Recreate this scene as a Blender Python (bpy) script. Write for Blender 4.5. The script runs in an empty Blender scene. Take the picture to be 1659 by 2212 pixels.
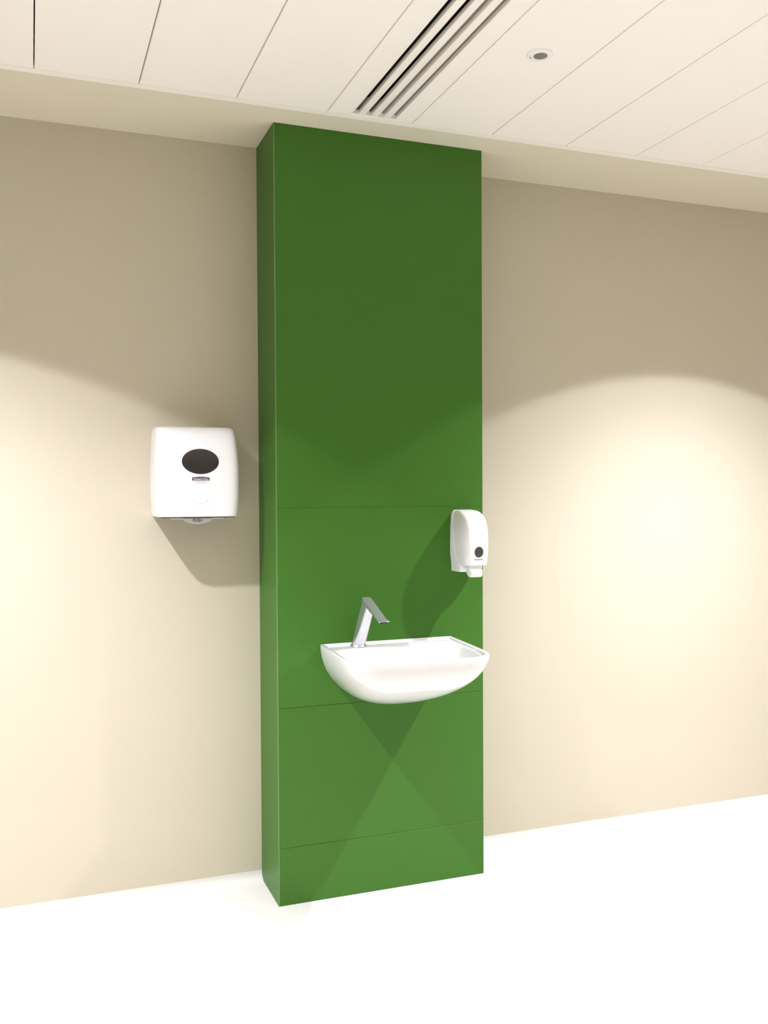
import bpy, bmesh, math
from mathutils import Vector, Matrix
from mathutils.bvhtree import BVHTree

S = bpy.context.scene
COL = S.collection

# ------------------------------------------------------------------ camera, world, exposure
cam_data = bpy.data.cameras.new('camera')
cam = bpy.data.objects.new('camera', cam_data)
COL.objects.link(cam)
YAW, PITCH, ROLL = math.radians(20.65401), math.radians(-1.16247), math.radians(-0.29749)
fwd = Vector((math.sin(YAW) * math.cos(PITCH), math.cos(YAW) * math.cos(PITCH), math.sin(PITCH)))
rgt = Vector((math.cos(YAW), -math.sin(YAW), 0))
upv = rgt.cross(fwd)
CR = math.cos(ROLL) * rgt + math.sin(ROLL) * upv
CU = -math.sin(ROLL) * rgt + math.cos(ROLL) * upv
M = Matrix((CR, CU, -fwd)).transposed().to_4x4()
M.translation = Vector((-0.78005, -3.36027, 1.41440))
cam.matrix_world = M
cam_data.sensor_fit = 'HORIZONTAL'
cam_data.sensor_width = 36.0
cam_data.lens = 2026.475 / 1659 * 36
cam_data.clip_start = 0.05
S.camera = cam

world = bpy.data.worlds.new('world')
world.use_nodes = True
world.node_tree.nodes['Background'].inputs[0].default_value = (0, 0, 0, 1)
world.node_tree.nodes['Background'].inputs[1].default_value = 0.0
S.world = world

S.view_settings.view_transform = 'Standard'
S.view_settings.look = 'None'
S.view_settings.gamma = 1.0
S.view_settings.use_curve_mapping = False
S.view_settings.exposure = -0.38
S.cycles.max_bounces = 14
S.cycles.diffuse_bounces = 10
S.cycles.glossy_bounces = 6
S.cycles.use_denoising = True
S.cycles.sample_clamp_indirect = 6.0

LIGHT_COLOR = (0.985, 0.975, 1.12)
NARROW_W, WIDE_W = 590.0, 72.0
NARROW_DEG, WIDE_DEG = 115.0, 113.0
REAR_SCALE = 0.32
# x, y of every recessed lamp in the ceiling
LAMPS = [(-1.20, -1.08, 1.0), (1.80, -1.08, 1.0),
         (-1.20, -3.30, REAR_SCALE), (1.80, -3.30, REAR_SCALE),
         (-1.20, -5.20, REAR_SCALE), (1.80, -5.20, REAR_SCALE)]

# ------------------------------------------------------------------ measures (metres)
Z = 2.664          # ceiling height
T = 0.253          # how far the green casing stands out
W = 0.7806         # casing width
B = 0.372          # plaster margin of the ceiling
COVE = 0.033
X_L, X_R, Y_R = -5.5, 6.0, -7.5

# ------------------------------------------------------------------ materials
def mat(name, color, rough=0.5, metal=0.0, noise=0.0, nscale=8.0, bump=0.0, bscale=200.0,
        coat=0.0, spec=0.5, emit=None, estr=0.0, trans=0.0):
    m = bpy.data.materials.new(name)
    m.use_nodes = True
    nt = m.node_tree
    b = nt.nodes['Principled BSDF']
    b.inputs['Base Color'].default_value = (*color, 1)
    b.inputs['Roughness'].default_value = rough
    b.inputs['Metallic'].default_value = metal
    b.inputs['Specular IOR Level'].default_value = spec
    b.inputs['Coat Weight'].default_value = coat
    b.inputs['Coat Roughness'].default_value = 0.06
    b.inputs['Transmission Weight'].default_value = trans
    tc = nt.nodes.new('ShaderNodeTexCoord')
    if noise:
        n = nt.nodes.new('ShaderNodeTexNoise')
        n.inputs['Scale'].default_value = nscale
        n.inputs['Detail'].default_value = 4
        nt.links.new(tc.outputs['Object'], n.inputs['Vector'])
        mx = nt.nodes.new('ShaderNodeMix'); mx.data_type = 'RGBA'
        mx.inputs[6].default_value = (*[c * (1 - noise) for c in color], 1)
        mx.inputs[7].default_value = (*[min(1, c * (1 + noise)) for c in color], 1)
        nt.links.new(n.outputs['Fac'], mx.inputs[0])
        nt.links.new(mx.outputs[2], b.inputs['Base Color'])
    if bump:
        n2 = nt.nodes.new('ShaderNodeTexNoise')
        n2.inputs['Scale'].default_value = bscale
        nt.links.new(tc.outputs['Object'], n2.inputs['Vector'])
        bp = nt.nodes.new('ShaderNodeBump')
        bp.inputs['Strength'].default_value = bump
        bp.inputs['Distance'].default_value = 0.001
        nt.links.new(n2.outputs['Fac'], bp.inputs['Height'])
        nt.links.new(bp.outputs['Normal'], b.inputs['Normal'])
    if emit:
        b.inputs['Emission Color'].default_value = (*emit, 1)
        b.inputs['Emission Strength'].default_value = estr
    return m

M_WALL = mat('beige wall paint', (0.58, 0.535, 0.405), 0.75, noise=0.01, nscale=3, bump=0.15, bscale=350, spec=0.25)
M_MARGIN = mat('cream plaster margin paint', (0.70, 0.65, 0.50), 0.8, noise=0.01, nscale=3, bump=0.1, bscale=300, spec=0.2)
M_PLANK = mat('white lacquered metal ceiling', (0.94, 0.895, 0.84), 0.5, noise=0.006, nscale=2, spec=0.3)
M_EDGE = mat('cream ceiling edge angle', (0.90, 0.87, 0.79), 0.5, noise=0.005)
M_VOID = mat('dark ceiling void', (0.012, 0.010, 0.007), 0.9, noise=0.05)
M_FLOOR = mat('white vinyl floor', (0.71, 0.70, 0.64), 0.45, noise=0.012, nscale=60, spec=0.4)
M_GREEN = mat('green laminate', (0.053, 0.164, 0.020), 0.42, noise=0.015, nscale=4, spec=0.2, bump=0.05, bscale=500)
M_GREEN_EDGE = mat('light green edge band', (0.13, 0.27, 0.07), 0.4, noise=0.01)
M_GREEN_GAP = mat('dark green joint', (0.05, 0.13, 0.02), 0.7, noise=0.01)
M_CERAMIC = mat('white glazed ceramic', (0.80, 0.80, 0.79), 0.12, noise=0.003, coat=0.5)
M_CHROME = mat('satin chrome', (0.66, 0.66, 0.68), 0.27, metal=0.78, noise=0.01, nscale=30)
M_PLASTIC = mat('white plastic', (0.86, 0.86, 0.85), 0.33, noise=0.004)
M_PLASTIC_G = mat('light grey plastic', (0.72, 0.70, 0.68), 0.4, noise=0.004)
M_DAMPER = mat('grey damper blade', (0.22, 0.20, 0.17), 0.5, noise=0.01)
M_SMOKE = mat('smoked plastic window', (0.028, 0.024, 0.022), 0.22, noise=0.08, nscale=40)
M_DARK = mat('black plastic', (0.03, 0.026, 0.022), 0.5, noise=0.03)
M_INK = mat('dark grey ink', (0.09, 0.085, 0.08), 0.6, noise=0.02)
M_INK_L = mat('pale grey ink', (0.55, 0.54, 0.53), 0.6, noise=0.02)
M_WHITEINK = mat('white ink', (0.85, 0.85, 0.85), 0.6, noise=0.01)
M_LENS = mat('grey sensor lens', (0.20, 0.185, 0.15), 0.3, noise=0.03)
M_LAMP = mat('glowing lamp lens', (0.9, 0.9, 0.9), 0.4, noise=0.01, emit=LIGHT_COLOR, estr=12.0)

# ------------------------------------------------------------------ helpers
def finish(bm, name, m, parent=None, smooth=False, angle=40.0):
    bmesh.ops.remove_doubles(bm, verts=bm.verts, dist=1e-7)
    bmesh.ops.recalc_face_normals(bm, faces=bm.faces)
    if smooth:
        for f in bm.faces:
            f.smooth = True
        for e in bm.edges:
            if len(e.link_faces) == 2 and e.calc_face_angle(0) > math.radians(angle):
                e.smooth = False
    me = bpy.data.meshes.new(name)
    bm.to_mesh(me); bm.free()
    for k in (m if isinstance(m, (list, tuple)) else [m]):
        me.materials.append(k)
    o = bpy.data.objects.new(name, me)
    COL.objects.link(o)
    if parent is not None:
        o.parent = parent
        o.matrix_parent_inverse = Matrix.Translation(-parent.location)
    return o

def box(bm, x0, x1, y0, y1, z0, z1, bev=0.0, mi=0, seg=2):
    vs = [bm.verts.new((x, y, z)) for z in (z0, z1) for y in (y0, y1) for x in (x0, x1)]
    idx = [(0, 2, 3, 1), (4, 5, 7, 6), (0, 1, 5, 4), (2, 6, 7, 3), (0, 4, 6, 2), (1, 3, 7, 5)]
    fs = [bm.faces.new([vs[i] for i in q]) for q in idx]
    for f in fs:
        f.material_index = mi
    if bev:
        es = list({e for f in fs for e in f.edges})
        bmesh.ops.bevel(bm, geom=es, offset=bev, segments=seg, profile=0.5, affect='EDGES')

def prism(bm, poly, axis, a0, a1, mi=0):
    """extrude a 2-D outline along axis ('x','y','z')"""
    def P(p, a):
        return {'x': (a, p[0], p[1]), 'y': (p[0], a, p[1]), 'z': (p[0], p[1], a)}[axis]
    lo = [bm.verts.new(P(p, a0)) for p in poly]
    hi = [bm.verts.new(P(p, a1)) for p in poly]
    n = len(poly)
    fs = [bm.faces.new(lo), bm.faces.new(hi)]
    for i in range(n):
        fs.append(bm.faces.new((lo[i], lo[(i + 1) % n], hi[(i + 1) % n], hi[i])))
    for f in fs:
        f.material_index = mi
    return fs

def lathe(bm, prof, c, seg=48, mi=0):
    """prof: list of (r, z); c = centre"""
    rings = []
    for r, z in prof:
        if r < 1e-6:
            rings.append([bm.verts.new((c[0], c[1], c[2] + z))])
        else:
            rings.append([bm.verts.new((c[0] + r * math.cos(2 * math.pi * k / seg),
                                        c[1] + r * math.sin(2 * math.pi * k / seg), c[2] + z)) for k in range(seg)])
    for a, b in zip(rings, rings[1:]):
        for k in range(seg):
            k2 = (k + 1) % seg
            if len(a) == 1 and len(b) > 1:
                f = bm.faces.new((a[0], b[k], b[k2]))
            elif len(b) == 1 and len(a) > 1:
                f = bm.faces.new((a[k], b[0], a[k2]))
            elif len(a) > 1:
                f = bm.faces.new((a[k], b[k], b[k2], a[k2]))
            f.material_index = mi

def loft(bm, rings, cap0=True, cap1=True, mi=0):
    V = [[bm.verts.new(p) for p in r] for r in rings]
    n = len(V[0])
    for a, b in zip(V, V[1:]):
        for k in range(n):
            f = bm.faces.new((a[k], a[(k + 1) % n], b[(k + 1) % n], b[k]))
            f.material_index = mi
    if cap0: bm.faces.new(V[0]).material_index = mi
    if cap1: bm.faces.new(V[-1]).material_index = mi
    return V

def dring(z, cx, a, yb, d, n, N=72, tilt=0.0, flare=0.0):
    """flat-backed ring: back edge on y=yb, front a superellipse of depth d; tilt lowers the front"""
    pts = []
    for k in range(N + 1):
        t = math.pi * k / N
        c, s = math.cos(t), math.sin(t)
        dd = d * abs(s) ** (2.0 / n)
        x = cx + (a + flare * dd) * math.copysign(abs(c) ** (2.0 / n), c)
        pts.append((x, yb - dd, z - tilt * dd))
    for k in range(1, 8):                       # back edge
        pts.append((cx - a + 2 * a * k / 8, yb, z))
    return pts

def interp(tab, v):
    for (a, x), (b, y) in zip(tab, tab[1:]):
        if a <= v <= b:
            t = (v - a) / (b - a)
            if isinstance(x, tuple):
                return tuple(p + (q - p) * t for p, q in zip(x, y))
            return x + (y - x) * t
    return tab[-1][1]

def smooth_prof(prof, m=4):
    """Catmull-Rom resampling of (z, (a, d)) rows"""
    P = [Vector((z, a, d)) for z, (a, d) in prof]
    out = []
    for i in range(len(P) - 1):
        p0, p1, p2, p3 = P[max(0, i - 1)], P[i], P[i + 1], P[min(len(P) - 1, i + 2)]
        for k in range(m):
            t = k / m
            q = 0.5 * ((2 * p1) + (p2 - p0) * t + (2 * p0 - 5 * p1 + 4 * p2 - p3) * t * t + (3 * p1 - p0 - 3 * p2 + p3) * t ** 3)
            out.append((q[0], (q[1], q[2])))
    out.append(prof[-1])
    return out

def empty(name, loc, label, cat, group=None):
    o = bpy.data.objects.new(name, None)
    COL.objects.link(o)
    o.location = loc
    o.empty_display_size = 0.05
    o['label'] = label; o['category'] = cat
    if group: o['group'] = group
    return o

def struct(o):
    o['kind'] = 'structure'
    return o

def bvh_of(o):
    return BVHTree.FromPolygons([v.co.copy() for v in o.data.vertices], [tuple(p.vertices) for p in o.data.polygons])

def onto(bvh, x, z, off):
    h = bvh.ray_cast(Vector((x, -3, z)), Vector((0, 1, 0)))
    return Vector((x, (h[0].y if h[0] else -0.2) - off, z))

def decal_poly(bm, bvh, pts, off, thick=0.0004, mi=0):
    """a thin raised shape printed on a front face; pts (x, z)"""
    fr = [bm.verts.new(onto(bvh, x, z, off + thick)) for x, z in pts]
    bk = [bm.verts.new(onto(bvh, x, z, off - 0.0004)) for x, z in pts]
    n = len(pts)
    bm.faces.new(fr).material_index = mi
    bm.faces.new(bk).material_index = mi
    for i in range(n):
        bm.faces.new((fr[i], fr[(i + 1) % n], bk[(i + 1) % n], bk[i])).material_index = mi

def ribbon(bm, bvh, pts, w, off):
    for (x0, z0), (x1, z1) in zip(pts, pts[1:]):
        d = Vector((x1 - x0, z1 - z0)); l = d.length
        if l < 1e-6: continue
        nx, nz = -d.y / l * w / 2, d.x / l * w / 2
        decal_poly(bm, bvh, [(x0 + nx, z0 + nz), (x1 + nx, z1 + nz), (x1 - nx, z1 - nz), (x0 - nx, z0 - nz)], off)

def text_mesh(body, size, cx, cz, bvh, off, name, m, parent, squeeze=1.0, bold=0.0, yfix=None):
    cu = bpy.data.curves.new(name + '_curve', 'FONT')
    cu.body = body; cu.size = size; cu.align_x = 'CENTER'; cu.align_y = 'CENTER'
    cu.extrude = 0.0002; cu.offset = bold; cu.resolution_u = 3
    tmp = bpy.data.objects.new('tmp', cu)
    COL.objects.link(tmp)
    bpy.context.view_layer.update()
    me = bpy.data.meshes.new_from_object(tmp.evaluated_get(bpy.context.evaluated_depsgraph_get()))
    me.name = name
    bpy.data.objects.remove(tmp); bpy.data.curves.remove(cu)
    for v in me.vertices:
        x, y, zz = v.co
        X = cx + x * squeeze; ZZ = cz + y
        base = onto(bvh, X, ZZ, off).y if yfix is None else yfix
        v.co = (X, base - zz, ZZ)
    me.materials.clear(); me.materials.append(m)
    o = bpy.data.objects.new(name, me)
    COL.objects.link(o)
    o.parent = parent
    o.matrix_parent_inverse = Matrix.Translation(-parent.location)
    return o

# ------------------------------------------------------------------ the room
bm = bmesh.new(); box(bm, X_L, X_R, 0, 0.12, -0.1, Z + 0.12)
struct(finish(bm, 'wall_back', M_WALL))
bm = bmesh.new(); box(bm, X_L - 0.12, X_L, Y_R, 0.12, -0.1, Z + 0.12)
struct(finish(bm, 'wall_left', M_WALL))
bm = bmesh.new(); box(bm, X_R, X_R + 0.12, Y_R, 0.12, -0.1, Z + 0.12)
struct(finish(bm, 'wall_right', M_WALL))
bm = bmesh.new(); box(bm, X_L, X_R, Y_R - 0.12, Y_R, -0.1, Z + 0.12)
struct(finish(bm, 'wall_front', M_WALL))

bm = bmesh.new(); box(bm, X_L, X_R, Y_R, 0, -0.1, 0)
struct(finish(bm, 'floor', M_FLOOR))

def cove_profile(n=10):
    return [(-0.0015 - COVE + COVE * math.sin(t), COVE - COVE * math.cos(t)) for t in [math.pi / 2 * k / n for k in range(n + 1)]]

# coved vinyl skirting, interrupted by the green casing
for n_, (xa, xb) in (('baseboard_left', (X_L, -0.0002)), ('baseboard_right', (W + 0.0002, X_R))):
    bm = bmesh.new()
    arc = cove_profile()
    prism(bm, arc + [(0.0, COVE), (0.0, 0.0)], 'x', xa, xb)
    struct(finish(bm, n_, M_FLOOR, smooth=True))

# ceiling planks with open joints, left free where the slot diffuser sits
bm = bmesh.new()
PITCH_X, X0, GAP, DEP = 0.3, -0.7551, 0.0034, 0.014
SD = (0.2216, 0.3790, -0.415, -2.815)
YF = -(B + 0.030)
i = -17
while True:
    a = X0 + PITCH_X * i + GAP / 2
    b_ = X0 + PITCH_X * (i + 1) - GAP / 2
    i += 1
    if b_ < X_L: continue
    if a > X_R: break
    a = max(a, X_L); b_ = min(b_, X_R)
    if a < SD[0] < b_:
        box(bm, a, SD[0], Y_R, YF, Z, Z + DEP, 0.0012, seg=1)
        box(bm, SD[1], b_, Y_R, YF, Z, Z + DEP, 0.0012, seg=1)
        box(bm, SD[0], SD[1], SD[2], YF, Z, Z + DEP)
        box(bm, SD[0], SD[1], Y_R, SD[3], Z, Z + DEP)
    else:
        box(bm, a, b_, Y_R, YF, Z, Z + DEP, 0.0012, seg=1)
box(bm, X_L, X_R, Y_R, 0, Z + 0.10, Z + 0.12, mi=1)
struct(finish(bm, 'ceiling', [M_PLANK, M_VOID]))
bm = bmesh.new(); box(bm, X_L, X_R, -B, 0, Z, Z + 0.10)
struct(finish(bm, 'trim_1', M_MARGIN))
bm = bmesh.new(); box(bm, X_L, X_R, YF + 0.0005, -B, Z - 0.0015, Z + 0.10, 0.0007, seg=1)
struct(finish(bm, 'trim_2', M_EDGE))

# ------------------------------------------------------------------ green casing behind the basin
casing = empty('panel_casing', (W / 2, -T / 2, 0),
               'tall green laminate duct casing standing floor to ceiling against the beige wall', 'wall panel')
ZT = Z - 0.001
JOINTS = [0.0, 0.1975, 0.679, 1.3655, ZT]
GAPS = [0.0, 0.0006, 0.0009, 0.0002, 0.0]
BT = 0.004                                       # light edge band at the left corner
for k in range(4):
    bm = bmesh.new()
    box(bm, BT, W - 0.001, -T, -T + 0.0014, JOINTS[k] + GAPS[k], JOINTS[k + 1] - GAPS[k + 1], 0.0004 if k == 3 else 0.0007, seg=1)
    finish(bm, 'front_panel', M_GREEN, casing)
arc = cove_profile()
for xa, xb in ((0.0, 0.018), (W - 0.018, W)):
    bm = bmesh.new()
    y0 = -T + 0.002 if xa == 0 else -T + 0.0185
    prism(bm, [(y0, 0.0)] + arc + [(0.0, COVE), (0.0, ZT), (y0, ZT)], 'x',
          xa, xb if xa else BT)
    if xa == 0:
        prism(bm, [(-T + 0.019, 0.0)] + arc + [(0.0, COVE), (0.0, ZT), (-T + 0.019, ZT)], 'x', BT, xb)
    finish(bm, 'side_panel', M_GREEN, casing)
bm = bmesh.new()
box(bm, -0.0004, BT - 0.0002, -T - 0.0004, -T + 0.0022, 0, ZT, 0.0008, seg=2)
o = finish(bm, 'edge_band', M_GREEN_EDGE, casing, smooth=True)
o['label'] = 'lighter green edge band down the left corner'
bm = bmesh.new()
box(bm, 0.0045, W - 0.0012, -T + 0.0015, -T + 0.0178, 0, ZT)
finish(bm, 'backing_board', M_GREEN_GAP, casing)

# ------------------------------------------------------------------ slot diffuser in the ceiling
diff = empty('slot_diffuser', ((SD[0] + SD[1]) / 2, (SD[2] + SD[3]) / 2, Z),
             'long white air diffuser with four dark parallel slots in the ceiling above the green casing', 'air vent')
P0, SW, SP = 0.2290, 0.0190, 0.0440
edges = [SD[0] + 0.0003]
slots = []
for k in range(4):
    slots.append((P0 + SP * k, P0 + SP * k + SW))
bars = [(SD[0] + 0.0003, slots[0][0])] + [(slots[k][1], slots[k + 1][0]) for k in range(3)] + [(slots[3][1], SD[1] - 0.0003)]
for (a, b_) in bars:
    bm = bmesh.new()
    box(bm, a, b_, SD[3] + 0.0005, SD[2] - 0.0005, Z + 0.0005, Z + 0.016, 0.0025, seg=3)
    finish(bm, 'blade_bar', M_PLANK, diff, smooth=True)
for k, (a, b_) in enumerate(slots):
    if k < 2: continue
    bm = bmesh.new()                              # closed damper blade in the two right-hand slots
    box(bm, a, b_, SD[3] + 0.001, SD[2] - 0.001, Z + 0.0145, Z + 0.0158)
    o = finish(bm, 'damper_blade', M_DAMPER, diff)
    o['label'] = 'grey damper blade closing the slot'
bm = bmesh.new()
box(bm, SD[0] + 0.001, SD[1] - 0.001, SD[3] + 0.001, SD[2] - 0.001, Z + 0.060, Z + 0.064)
finish(bm, 'plenum', M_VOID, diff)

# ------------------------------------------------------------------ occupancy sensor
sen = empty('ceiling_sensor', (0.5965, -0.988, Z), 'small round white ceiling sensor with a grey lens', 'sensor')
bm = bmesh.new()
lathe(bm, [(0.0, 0.0), (0.0375, 0.0), (0.038, -0.0015), (0.037, -0.003), (0.030, -0.0042), (0.0215, -0.0045), (0.0, -0.0045)], (0.5965, -0.988, Z))
finish(bm, 'sensor_base', M_PLASTIC, sen, smooth=True)
bm = bmesh.new()
lathe(bm, [(0.0, -0.0045), (0.0198, -0.0045), (0.0192, -0.0060), (0.013, -0.0075), (0.0, -0.008)], (0.5985, -0.9895, Z))
finish(bm, 'sensor_lens', M_LENS, sen, smooth=True)
bm = bmesh.new()
lathe(bm, [(0.0, -0.003), (0.0024, -0.003), (0.0022, -0.0055), (0.0, -0.0056)], (0.5760, -0.9720, Z), seg=16)
finish(bm, 'indicator_light', M_LENS, sen, smooth=True)

# ------------------------------------------------------------------ recessed downlights (outside the picture, they light the room)
LAB = ['round recessed downlight in the ceiling left of the green casing, near the wall',
       'round recessed downlight in the ceiling right of the green casing, near the wall',
       'round recessed downlight in the middle of the ceiling, left side',
       'round recessed downlight in the middle of the ceiling, right side',
       'round recessed downlight at the far end of the ceiling, left side',
       'round recessed downlight at the far end of the ceiling, right side']
for (lx, ly, ls), lab in zip(LAMPS, LAB):
    d = empty('downlight', (lx, ly, Z), lab, 'ceiling light', 'recessed downlights')
    bm = bmesh.new()
    lathe(bm, [(0.070, 0.0), (0.085, 0.0), (0.0855, -0.0015), (0.083, -0.0035), (0.070, -0.0025), (0.070, 0.0)], (lx, ly, Z))
    finish(bm, 'trim_ring', M_PLASTIC, d, smooth=True)
    bm = bmesh.new()
    lathe(bm, [(0.0, 0.0), (0.0695, 0.0), (0.0695, -0.001), (0.0, -0.001)], (lx, ly, Z))
    finish(bm, 'lens', M_LAMP, d)
    for nm, w_, dg, bl, rad in (('narrow_beam', NARROW_W, NARROW_DEG, 1.0, 0.035), ('wide_beam', WIDE_W, WIDE_DEG, 0.06, 0.025)):
        ld = bpy.data.lights.new(nm, 'SPOT')
        ld.energy = w_ * ls; ld.spot_size = math.radians(dg); ld.spot_blend = bl
        ld.shadow_soft_size = rad; ld.color = LIGHT_COLOR
        lo = bpy.data.objects.new(nm, ld)
        COL.objects.link(lo)
        lo.parent = d
        lo.location = (0, 0, -0.012)

# ------------------------------------------------------------------ washbasin
BX = 0.4031
basin = empty('wash_basin', (BX, -T, 0.69), 'white ceramic wash basin wall-hung on the green casing', 'sink')
TL = 0.0429                                        # the rim falls gently towards the front
RZ, BH = 0.892, 0.2121
BA, BD, FLARE = 0.2492, 0.3624, 0.0139
bm = bmesh.new()
rings = []
NS = 22
for k in range(NS + 1):                           # outside, from the bottom up to the rim
    s = 1 - k / NS                                # 1 bottom .. 0 rim
    th = s * math.pi / 2 * 0.985
    dz = BH * math.sin(th)
    hw = BA * math.cos(th) ** 0.8844
    dp = BD * math.cos(th)
    n = 2.0067 + 6.1658 * (1 - s) ** 1.835
    rings.append(dring(RZ - dz - 0.004 * (1 - s) ** 4, BX, hw, -T, dp, n, tilt=TL * (1 - s), flare=FLARE))
# rounded rim, then the shallow inner face, the tap deck and the bowl
def inring(z, ins, yb, n, N=72, tilt=TL, insf=None, rb=0.0, side=None):
    a = BA - ins if side is None else side
    yf = -T - BD + (ins if insf is None else insf)
    pts = []
    cyb = yb - 0.045                               # the back of the bowl is rounded too
    for k in range(N + 1):
        t = math.pi * k / N
        c, s = math.cos(t), math.sin(t)
        y = cyb - (cyb - yf) * abs(s) ** (2.0 / n)
        x = BX + (a + FLARE * (-T - y)) * math.copysign(abs(c) ** (2.0 / n), c)
        pts.append((x, y))
    m_ = 7
    for k in range(1, m_ + 1):
        t = math.pi + math.pi * k / (m_ + 1)
        c, s = math.cos(t), math.sin(t)
        x = BX + a * math.copysign(abs(c) ** (2.0 / 5.5), c)
        y = cyb + (yb - cyb) * abs(s) ** (2.0 / 5.5)
        pts.append((x, y))
    return [(x, y, z - tilt * (-T - y)) for x, y in pts]
for dz_, ins_, yb_ in ((0.0012, 0.0008, 0.0), (0.0, 0.0035, 0.0015), (0.0, 0.0105, 0.004), (0.0012, 0.0135, 0.006), (0.0075, 0.0160, 0.0075)):
    rings.append(dring(RZ - dz_, BX, BA - ins_, -T - yb_, BD - ins_ - yb_, 8.3, tilt=TL, flare=FLARE))
DZ = RZ - 0.0065
rings.append(inring(DZ - 0.001, 0.0185, -T - 0.088, 8.3))
rings.append(inring(DZ - 0.003, 0.021, -T - 0.092, 6.5))
rings.append(inring(DZ - 0.010, 0.026, -T - 0.098, 6.0))
rings.append(inring(DZ - 0.030, 0.036, -T - 0.106, 5.0))
rings.append(inring(DZ - 0.060, 0.052, -T - 0.116, 4.2, tilt=TL * .7))
rings.append(inring(DZ - 0.088, 0.080, -T - 0.130, 3.4, tilt=TL * .4))
rings.append(inring(DZ - 0.103, 0.120, -T - 0.150, 2.8, tilt=0))
rings.append(inring(DZ - 0.108, 0.170, -T - 0.175, 2.4, tilt=0, insf=0.095))
loft(bm, rings)
bowl = finish(bm, 'basin_body', M_CERAMIC, basin, smooth=True, angle=50)
bm = bmesh.new()
lathe(bm, [(0.0, 0.0), (0.028, 0.0), (0.030, 0.0015), (0.027, 0.003), (0.018, 0.0035), (0.016, 0.001), (0.0, 0.001)], (BX, -T - 0.195, DZ - 0.1085))
finish(bm, 'waste_outlet', M_CHROME, basin, smooth=True)
# small printed maker's mark on the left flank
bvb = bvh_of(bowl)
bm = bmesh.new()
for k in range(7):
    y0 = -T - 0.030 - k * 0.0045
    z0 = RZ - 0.0185 - 0.0006 * k
    vs = []
    for (yy, zz) in ((y0, z0), (y0 - 0.0034, z0), (y0 - 0.0034, z0 - 0.004), (y0, z0 - 0.004)):
        h = bvb.ray_cast(Vector((-1, yy, zz)), Vector((1, 0, 0)))
        vs.append(Vector(((h[0].x if h[0] else 0.15), yy, zz)))
    fr = [bm.verts.new(v - Vector((0.0006, 0, 0))) for v in vs]
    bk = [bm.verts.new(v + Vector((0.0002, 0, 0))) for v in vs]
    bm.faces.new(fr); bm.faces.new(bk)
    for j in range(4):
        bm.faces.new((fr[j], fr[(j + 1) % 4], bk[(j + 1) % 4], bk[j]))
o = finish(bm, 'printed_mark', M_INK_L, basin)
o['label'] = 'tiny grey printed mark'

# ------------------------------------------------------------------ tap
TX, TY = 0.283, -0.292
CX = 0.2792
TZ = RZ - 0.0075 - TL * 0.039 + 0.0006
tap = empty('sensor_tap', (TX, TY, TZ), 'chrome angular sensor tap standing on the left back corner of the basin', 'tap')
bm = bmesh.new()
lathe(bm, [(0.0, 0.0), (0.0290, 0.0), (0.0293, 0.002), (0.0285, 0.004), (0.0240, 0.0095), (0.0225, 0.012), (0.0, 0.012)], (CX, TY, TZ), seg=48)
for v in bm.verts:
    v.co.z += TL * (v.co.y - TY)                  # it lies flat on the sloping deck
finish(bm, 'base_ring', M_CHROME, tap, smooth=True, angle=30)

def section(c, ax, ay, hw, ht, n, N=40):
    """superellipse cross-section around c, axes ax (width) and ay (thickness)"""
    out = []
    for k in range(N):
        t = 2 * math.pi * k / N
        cs, sn = math.cos(t), math.sin(t)
        p = c + ax * (hw * math.copysign(abs(cs) ** (2.0 / n), cs)) + ay * (ht * math.copysign(abs(sn) ** (2.0 / n), sn))
        out.append(tuple(p))
    return out
X1 = Vector((1, 0, 0))
APEX = Vector((TX, -0.365, 1.0600))
TIP = Vector((TX, -0.532, 0.9985))
dirv = (TIP - APEX).normalized()
nrm = X1.cross(dirv).normalized()
if nrm.z < 0: nrm = -nrm
SLOPE = (TIP.z - APEX.z) / (APEX.y - TIP.y)       # fall per metre towards the front (negative)
bm = bmesh.new()
rs = []
for k in range(15):
    t = k / 14
    yc = -0.2915 - 0.0970 * t
    zc = TZ + 0.006 + (1.0440 - TZ - 0.006) * t
    ht = 0.0250 - 0.0005 * t
    hw = 0.0225 - 0.0070 * t ** 0.8
    n = 2.2 + 3.2 * min(1, t * 1.8)
    sh = t ** 2
    ring = []
    for q in range(48):
        a_ = 2 * math.pi * q / 48
        cs, sn = math.cos(a_), math.sin(a_)
        x = CX + (TX - CX) * t + hw * math.copysign(abs(cs) ** (2 / n), cs)
        dy = ht * math.copysign(abs(sn) ** (2 / n), sn)
        ring.append((x, yc + dy, zc - SLOPE * dy * sh))
    rs.append(ring)
loft(bm, rs)
finish(bm, 'column', M_CHROME, tap, smooth=True, angle=50)
bm = bmesh.new()
rs = []
#      along, half width, crown, thickness, lift
for t, hw, cr, thk, up_ in ((-0.020, 0.0140, 0.0010, 0.0100, -0.0025), (0.0, 0.0155, 0.0022, 0.0150, 0.0), (0.05, 0.0158, 0.0026, 0.0190, 0.0004), (0.25, 0.0158, 0.0028, 0.0200, 0.0),
                            (0.5, 0.0156, 0.0028, 0.0155, 0.0), (0.75, 0.0156, 0.0028, 0.0110, 0.0), (0.92, 0.0158, 0.0026, 0.0085, 0.0002), (1.0, 0.0166, 0.0024, 0.0070, 0.0008)):
    c = APEX.lerp(TIP, t) + nrm * up_
    ring = []
    for q in range(13):
        u_ = 1 - 2 * q / 12
        ring.append(tuple(c + X1 * (hw * u_) + nrm * (cr * (1 - abs(u_) ** 2.2))))
    for q in range(9):
        u_ = -1 + 2 * q / 8
        ring.append(tuple(c + X1 * (hw * 0.90 * u_) - nrm * (thk * (1 - 0.25 * abs(u_) ** 3))))
    rs.append(ring)
loft(bm, rs)
finish(bm, 'spout', M_CHROME, tap, smooth=True, angle=45)
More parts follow.
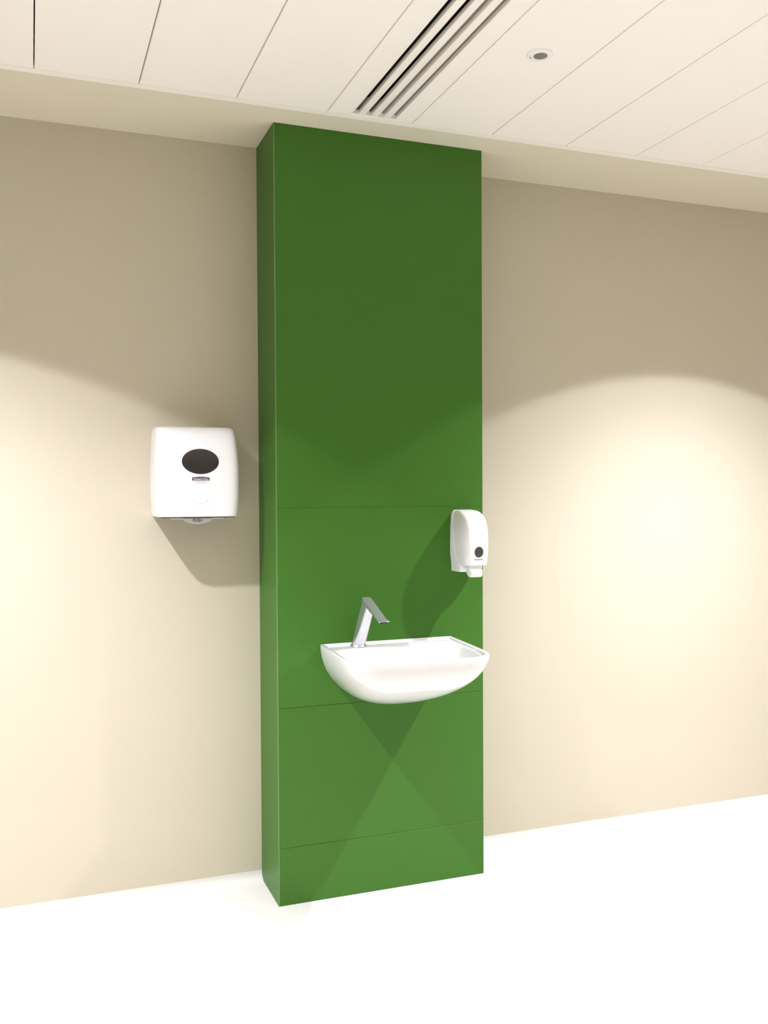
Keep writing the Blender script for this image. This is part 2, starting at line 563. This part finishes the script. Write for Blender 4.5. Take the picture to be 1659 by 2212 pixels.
bm = bmesh.new()
c0 = TIP - nrm * 0.0032 + dirv * 0.0002
rs = [section(c0, X1, nrm, 0.0135, 0.0024, 4), section(c0 + dirv * 0.0010, X1, nrm, 0.0133, 0.0022, 4)]
loft(bm, rs)
finish(bm, 'outlet', M_DARK, tap)
bm = bmesh.new()
rs = []
for d_, w2, up_ in ((-0.010, 0.0160, 0.0020), (-0.001, 0.0170, 0.0024), (0.006, 0.0182, 0.0036), (0.0115, 0.0190, 0.0064)):
    rs.append(section(TIP + nrm * up_ + dirv * d_, X1, nrm, w2, 0.0007, 3))
loft(bm, rs)
finish(bm, 'spout_lip', M_CHROME, tap, smooth=True)

# ------------------------------------------------------------------ paper towel dispenser
DX = -0.2455
tow = empty('towel_dispenser', (DX, 0, 1.335), 'white plastic paper towel dispenser with dark oval window mounted on the beige wall', 'dispenser')
prof = [(1.3370, (0.1345, 0.1765)), (1.3400, (0.1365, 0.1790)), (1.360, (0.1390, 0.1820)), (1.400, (0.1410, 0.1870)), (1.450, (0.1418, 0.1895)),
        (1.500, (0.1412, 0.1895)), (1.540, (0.1400, 0.1870)), (1.570, (0.1386, 0.1825)), (1.595, (0.1372, 0.1755)), (1.612, (0.1360, 0.1660)),
        (1.625, (0.1348, 0.1540)), (1.634, (0.1335, 0.1390)), (1.641, (0.1310, 0.1180)), (1.645, (0.1270, 0.0930)), (1.6470, (0.1180, 0.0600))]
bm = bmesh.new()
rings = []
for z, (a, d_) in prof[:1] + smooth_prof(prof[1:]):
    rings.append(dring(z, DX, a, -0.0005, d_, 9.0 - 1.5 * max(0.0, min(1.0, (z - 1.50) / 0.12)), N=96))
loft(bm, rings, cap0=False)
# open underside: the shell turns in
low = rings[0]
inn = dring(1.3370, DX, 0.1310, -0.0040, 0.1690, 9.0, N=96)
inn2 = dring(1.3480, DX, 0.1310, -0.0040, 0.1690, 9.0, N=96)
loft(bm, [low, inn, inn2], cap0=False)
cover = finish(bm, 'cover', M_PLASTIC, tow, smooth=True, angle=50)
bt = bvh_of(cover)
bm = bmesh.new()
box(bm, DX - 0.124, DX + 0.124, -0.1640, -0.006, 1.3335, 1.3475, 0.002)
o = finish(bm, 'chassis', M_DARK, tow, smooth=True); o['label'] = 'black underside'
# oval window
bm = bmesh.new()
CXW, CZW, RA, RB = -0.2430, 1.5235, 0.0620, 0.0425
Rr = []
for j in range(9):
    r = j / 8
    Rr.append([bm.verts.new(onto(bt, CXW + RA * r * math.cos(2 * math.pi * k / 64), CZW + RB * r * math.sin(2 * math.pi * k / 64),
                                0.0004 + 0.0016 * (1 - r ** 4))) for k in range(64)] if j else [bm.verts.new(onto(bt, CXW, CZW, 0.002))])
Rr.append([bm.verts.new(onto(bt, CXW + RA * math.cos(2 * math.pi * k / 64), CZW + RB * math.sin(2 * math.pi * k / 64), -0.0005)) for k in range(64)])
for a, b_ in zip(Rr, Rr[1:]):
    for k in range(64):
        if len(a) == 1: bm.faces.new((a[0], b_[k], b_[(k + 1) % 64]))
        else: bm.faces.new((a[k], b_[k], b_[(k + 1) % 64], a[(k + 1) % 64]))
finish(bm, 'viewing_window', M_SMOKE, tow, smooth=True)
# name plate
F = lambda u, v: (-0.2430 + (u - 433) * 0.001550, 1.4812 - (v - 1024) * 0.001563)
bm = bmesh.new()
top = [F(414.5 + 37.5 * k / 10, 1031.5 - 1.8 * (1 - (2 * k / 10 - 1) ** 2)) for k in range(11)]
decal_poly(bm, bt, top + [F(452, 1037.8), F(414.5, 1037.8)], 0.0003)
bn = finish(bm, 'name_plate', M_INK, tow); bn['label'] = 'dark grey name banner'
bm = bmesh.new()
bot = [F(414.5 + 37.5 * k / 10, 1042.2 + 1.4 * (1 - (2 * k / 10 - 1) ** 2)) for k in range(11)]
ribbon(bm, bt, [F(414.5, 1038.2)] + bot + [F(452, 1038.2)], 0.0007, 0.0003)
o = finish(bm, 'plate_outline', M_INK_L, bn)
cx_, cz_ = F(433.6, 1034.9)
text_mesh('Kimberly-Clark', 0.0088, cx_, cz_, bt, 0.0011, 'lettering', M_WHITEINK, bn, 0.88)
cx_, cz_ = F(433.3, 1040.6)
text_mesh('PROFESSIONAL', 0.0052, cx_, cz_, bt, 0.0005, 'small_lettering', M_INK_L, bn, 1.0)
# pull-with-both-hands pictogram
bm = bmesh.new()
w_ = 0.0011
ribbon(bm, bt, [F(421, 1087), F(448, 1086.5)], 0.0016, 0.0003)
ribbon(bm, bt, [F(418.5, 1083), F(415.5, 1086), F(413.5, 1091)], w_, 0.0003)
ribbon(bm, bt, [F(447.5, 1082), F(451.5, 1086), F(453, 1091)], w_, 0.0003)
ribbon(bm, bt, [F(443.5, 1090), F(445, 1095), F(449, 1099), F(453, 1101)], w_, 0.0003)
ribbon(bm, bt, [F(416, 1098), F(421, 1094), F(423, 1090)], w_, 0.0003)
decal_poly(bm, bt, [F(416.5, 1084), F(419, 1079.5), F(421.5, 1084)], 0.0003)
decal_poly(bm, bt, [F(444.5, 1083), F(446.8, 1078.5), F(449.5, 1083)], 0.0003)
finish(bm, 'pictogram', mat('pale mark', (0.66, 0.66, 0.66), 0.6, noise=0.01), tow)
# push lever with the word PUSH
bm = bmesh.new()
yl = -0.1280
box(bm, -0.3340, -0.1550, yl - 0.002, yl + 0.010, 1.3285, 1.3340, 0.001)
lev = finish(bm, 'push_bar', M_PLASTIC_G, tow, smooth=True)
bm = bmesh.new()
pts = []
for k in range(25):
    t = math.pi * k / 24
    pts.append((-0.2455 + 0.0500 * math.cos(t), 1.3320 - 0.0205 * math.sin(t)))
fs = prism(bm, pts, 'y', yl - 0.0065, yl - 0.0020)
bmesh.ops.bevel(bm, geom=[e for e in fs[0].edges], offset=0.0012, segments=2, affect='EDGES')
tab = finish(bm, 'push_tab', M_PLASTIC_G, lev, smooth=True)
bpu = bvh_of(tab)
text_mesh('PUSH', 0.0152, -0.2460, 1.3235, bpu, 0, 'push_lettering', M_INK, lev, 0.88, bold=0.0003, yfix=yl - 0.0066)

# ------------------------------------------------------------------ soap dispenser
SX = 0.6985
YB = -T - 0.0005
soap = empty('soap_dispenser', (SX, -T, 1.13), 'white plastic soap dispenser mounted high at the right edge of the green casing', 'dispenser')
bm = bmesh.new()
DK = 1.15
prof = [(1.1560, (0.0440, 0.1040)), (1.1580, (0.0455, 0.1060)), (1.170, (0.0475, 0.1080)), (1.200, (0.0490, 0.1110)), (1.240, (0.0490, 0.1125)),
        (1.275, (0.0482, 0.1110)), (1.300, (0.0472, 0.1060)), (1.318, (0.0460, 0.0970)), (1.331, (0.0445, 0.0850)),
        (1.340, (0.0420, 0.0710)), (1.3465, (0.0385, 0.0550)), (1.3500, (0.0330, 0.0390)), (1.3515, (0.0260, 0.0230))]
rings = [dring(z, SX, a, YB - 0.010, d_ * DK - 0.010, 6.2, N=72) for z, (a, d_) in prof[:1] + smooth_prof(prof[1:])]
loft(bm, rings)
sc_ = finish(bm, 'cover', M_PLASTIC, soap, smooth=True, angle=50)
bs = bvh_of(sc_)
bm = bmesh.new()
rings = [dring(z, SX, a, YB, d_, 8.0, N=40) for z, (a, d_) in smooth_prof([(z, (a, d_)) for z, a, d_ in
         ((1.1300, 0.0440, 0.066), (1.1315, 0.0455, 0.070), (1.137, 0.0460, 0.074), (1.148, 0.0463, 0.076), (1.170, 0.0480, 0.0720), (1.185, 0.0500, 0.0640), (1.21, 0.0510, 0.0450), (1.26, 0.0506, 0.0300), (1.30, 0.0496, 0.0200),
          (1.330, 0.0475, 0.0150), (1.343, 0.0445, 0.0120), (1.350, 0.0385, 0.0100), (1.3520, 0.0300, 0.0080))], 3)]
loft(bm, rings)
finish(bm, 'back_housing', M_PLASTIC, soap, smooth=True, angle=50)
bm = bmesh.new()
lv = []
for z, hw, y0, y1 in ((1.1140, 0.0190, -0.347, -0.3545), (1.1148, 0.0222, -0.343, -0.3590), (1.119, 0.0243, -0.338, -0.3625),
                      (1.128, 0.0256, -0.332, -0.3645), (1.138, 0.0260, -0.326, -0.3630), (1.1405, 0.0258, -0.324, -0.3570), (1.156, 0.0255, -0.320, -0.3520)):
    lv.append(dring(z, SX - 0.003, hw, y0 - 0.012, y0 - y1, 6.0, N=40))
loft(bm, lv)
finish(bm, 'push_lever', M_PLASTIC, soap, smooth=True, angle=40)
bm = bmesh.new()
CXW, CZW, RA, RB = 0.7005, 1.2035, 0.0170, 0.0192
Rr = [[bm.verts.new(onto(bs, CXW, CZW, 0.0014))]]
for r, of in ((0.25, 0.0014), (0.5, 0.0013), (0.75, 0.0011), (0.93, 0.0008), (1.0, 0.0004), (1.0, -0.0005)):
    Rr.append([bm.verts.new(onto(bs, CXW + RA * r * math.cos(2 * math.pi * k / 48), CZW + RB * r * math.sin(2 * math.pi * k / 48), of)) for k in range(48)])
for a, b_ in zip(Rr, Rr[1:]):
    for k in range(48):
        if len(a) == 1: bm.faces.new((a[0], b_[k], b_[(k + 1) % 48]))
        else: bm.faces.new((a[k], b_[k], b_[(k + 1) % 48], a[(k + 1) % 48]))
finish(bm, 'viewing_window', mat('dark grey window', (0.055, 0.053, 0.047), 0.3, noise=0.05), soap, smooth=True)
text_mesh('Kimberly-Clark', 0.0062, 0.7000, 1.1775, bs, 0.0004, 'lettering', M_INK, soap, 0.85)
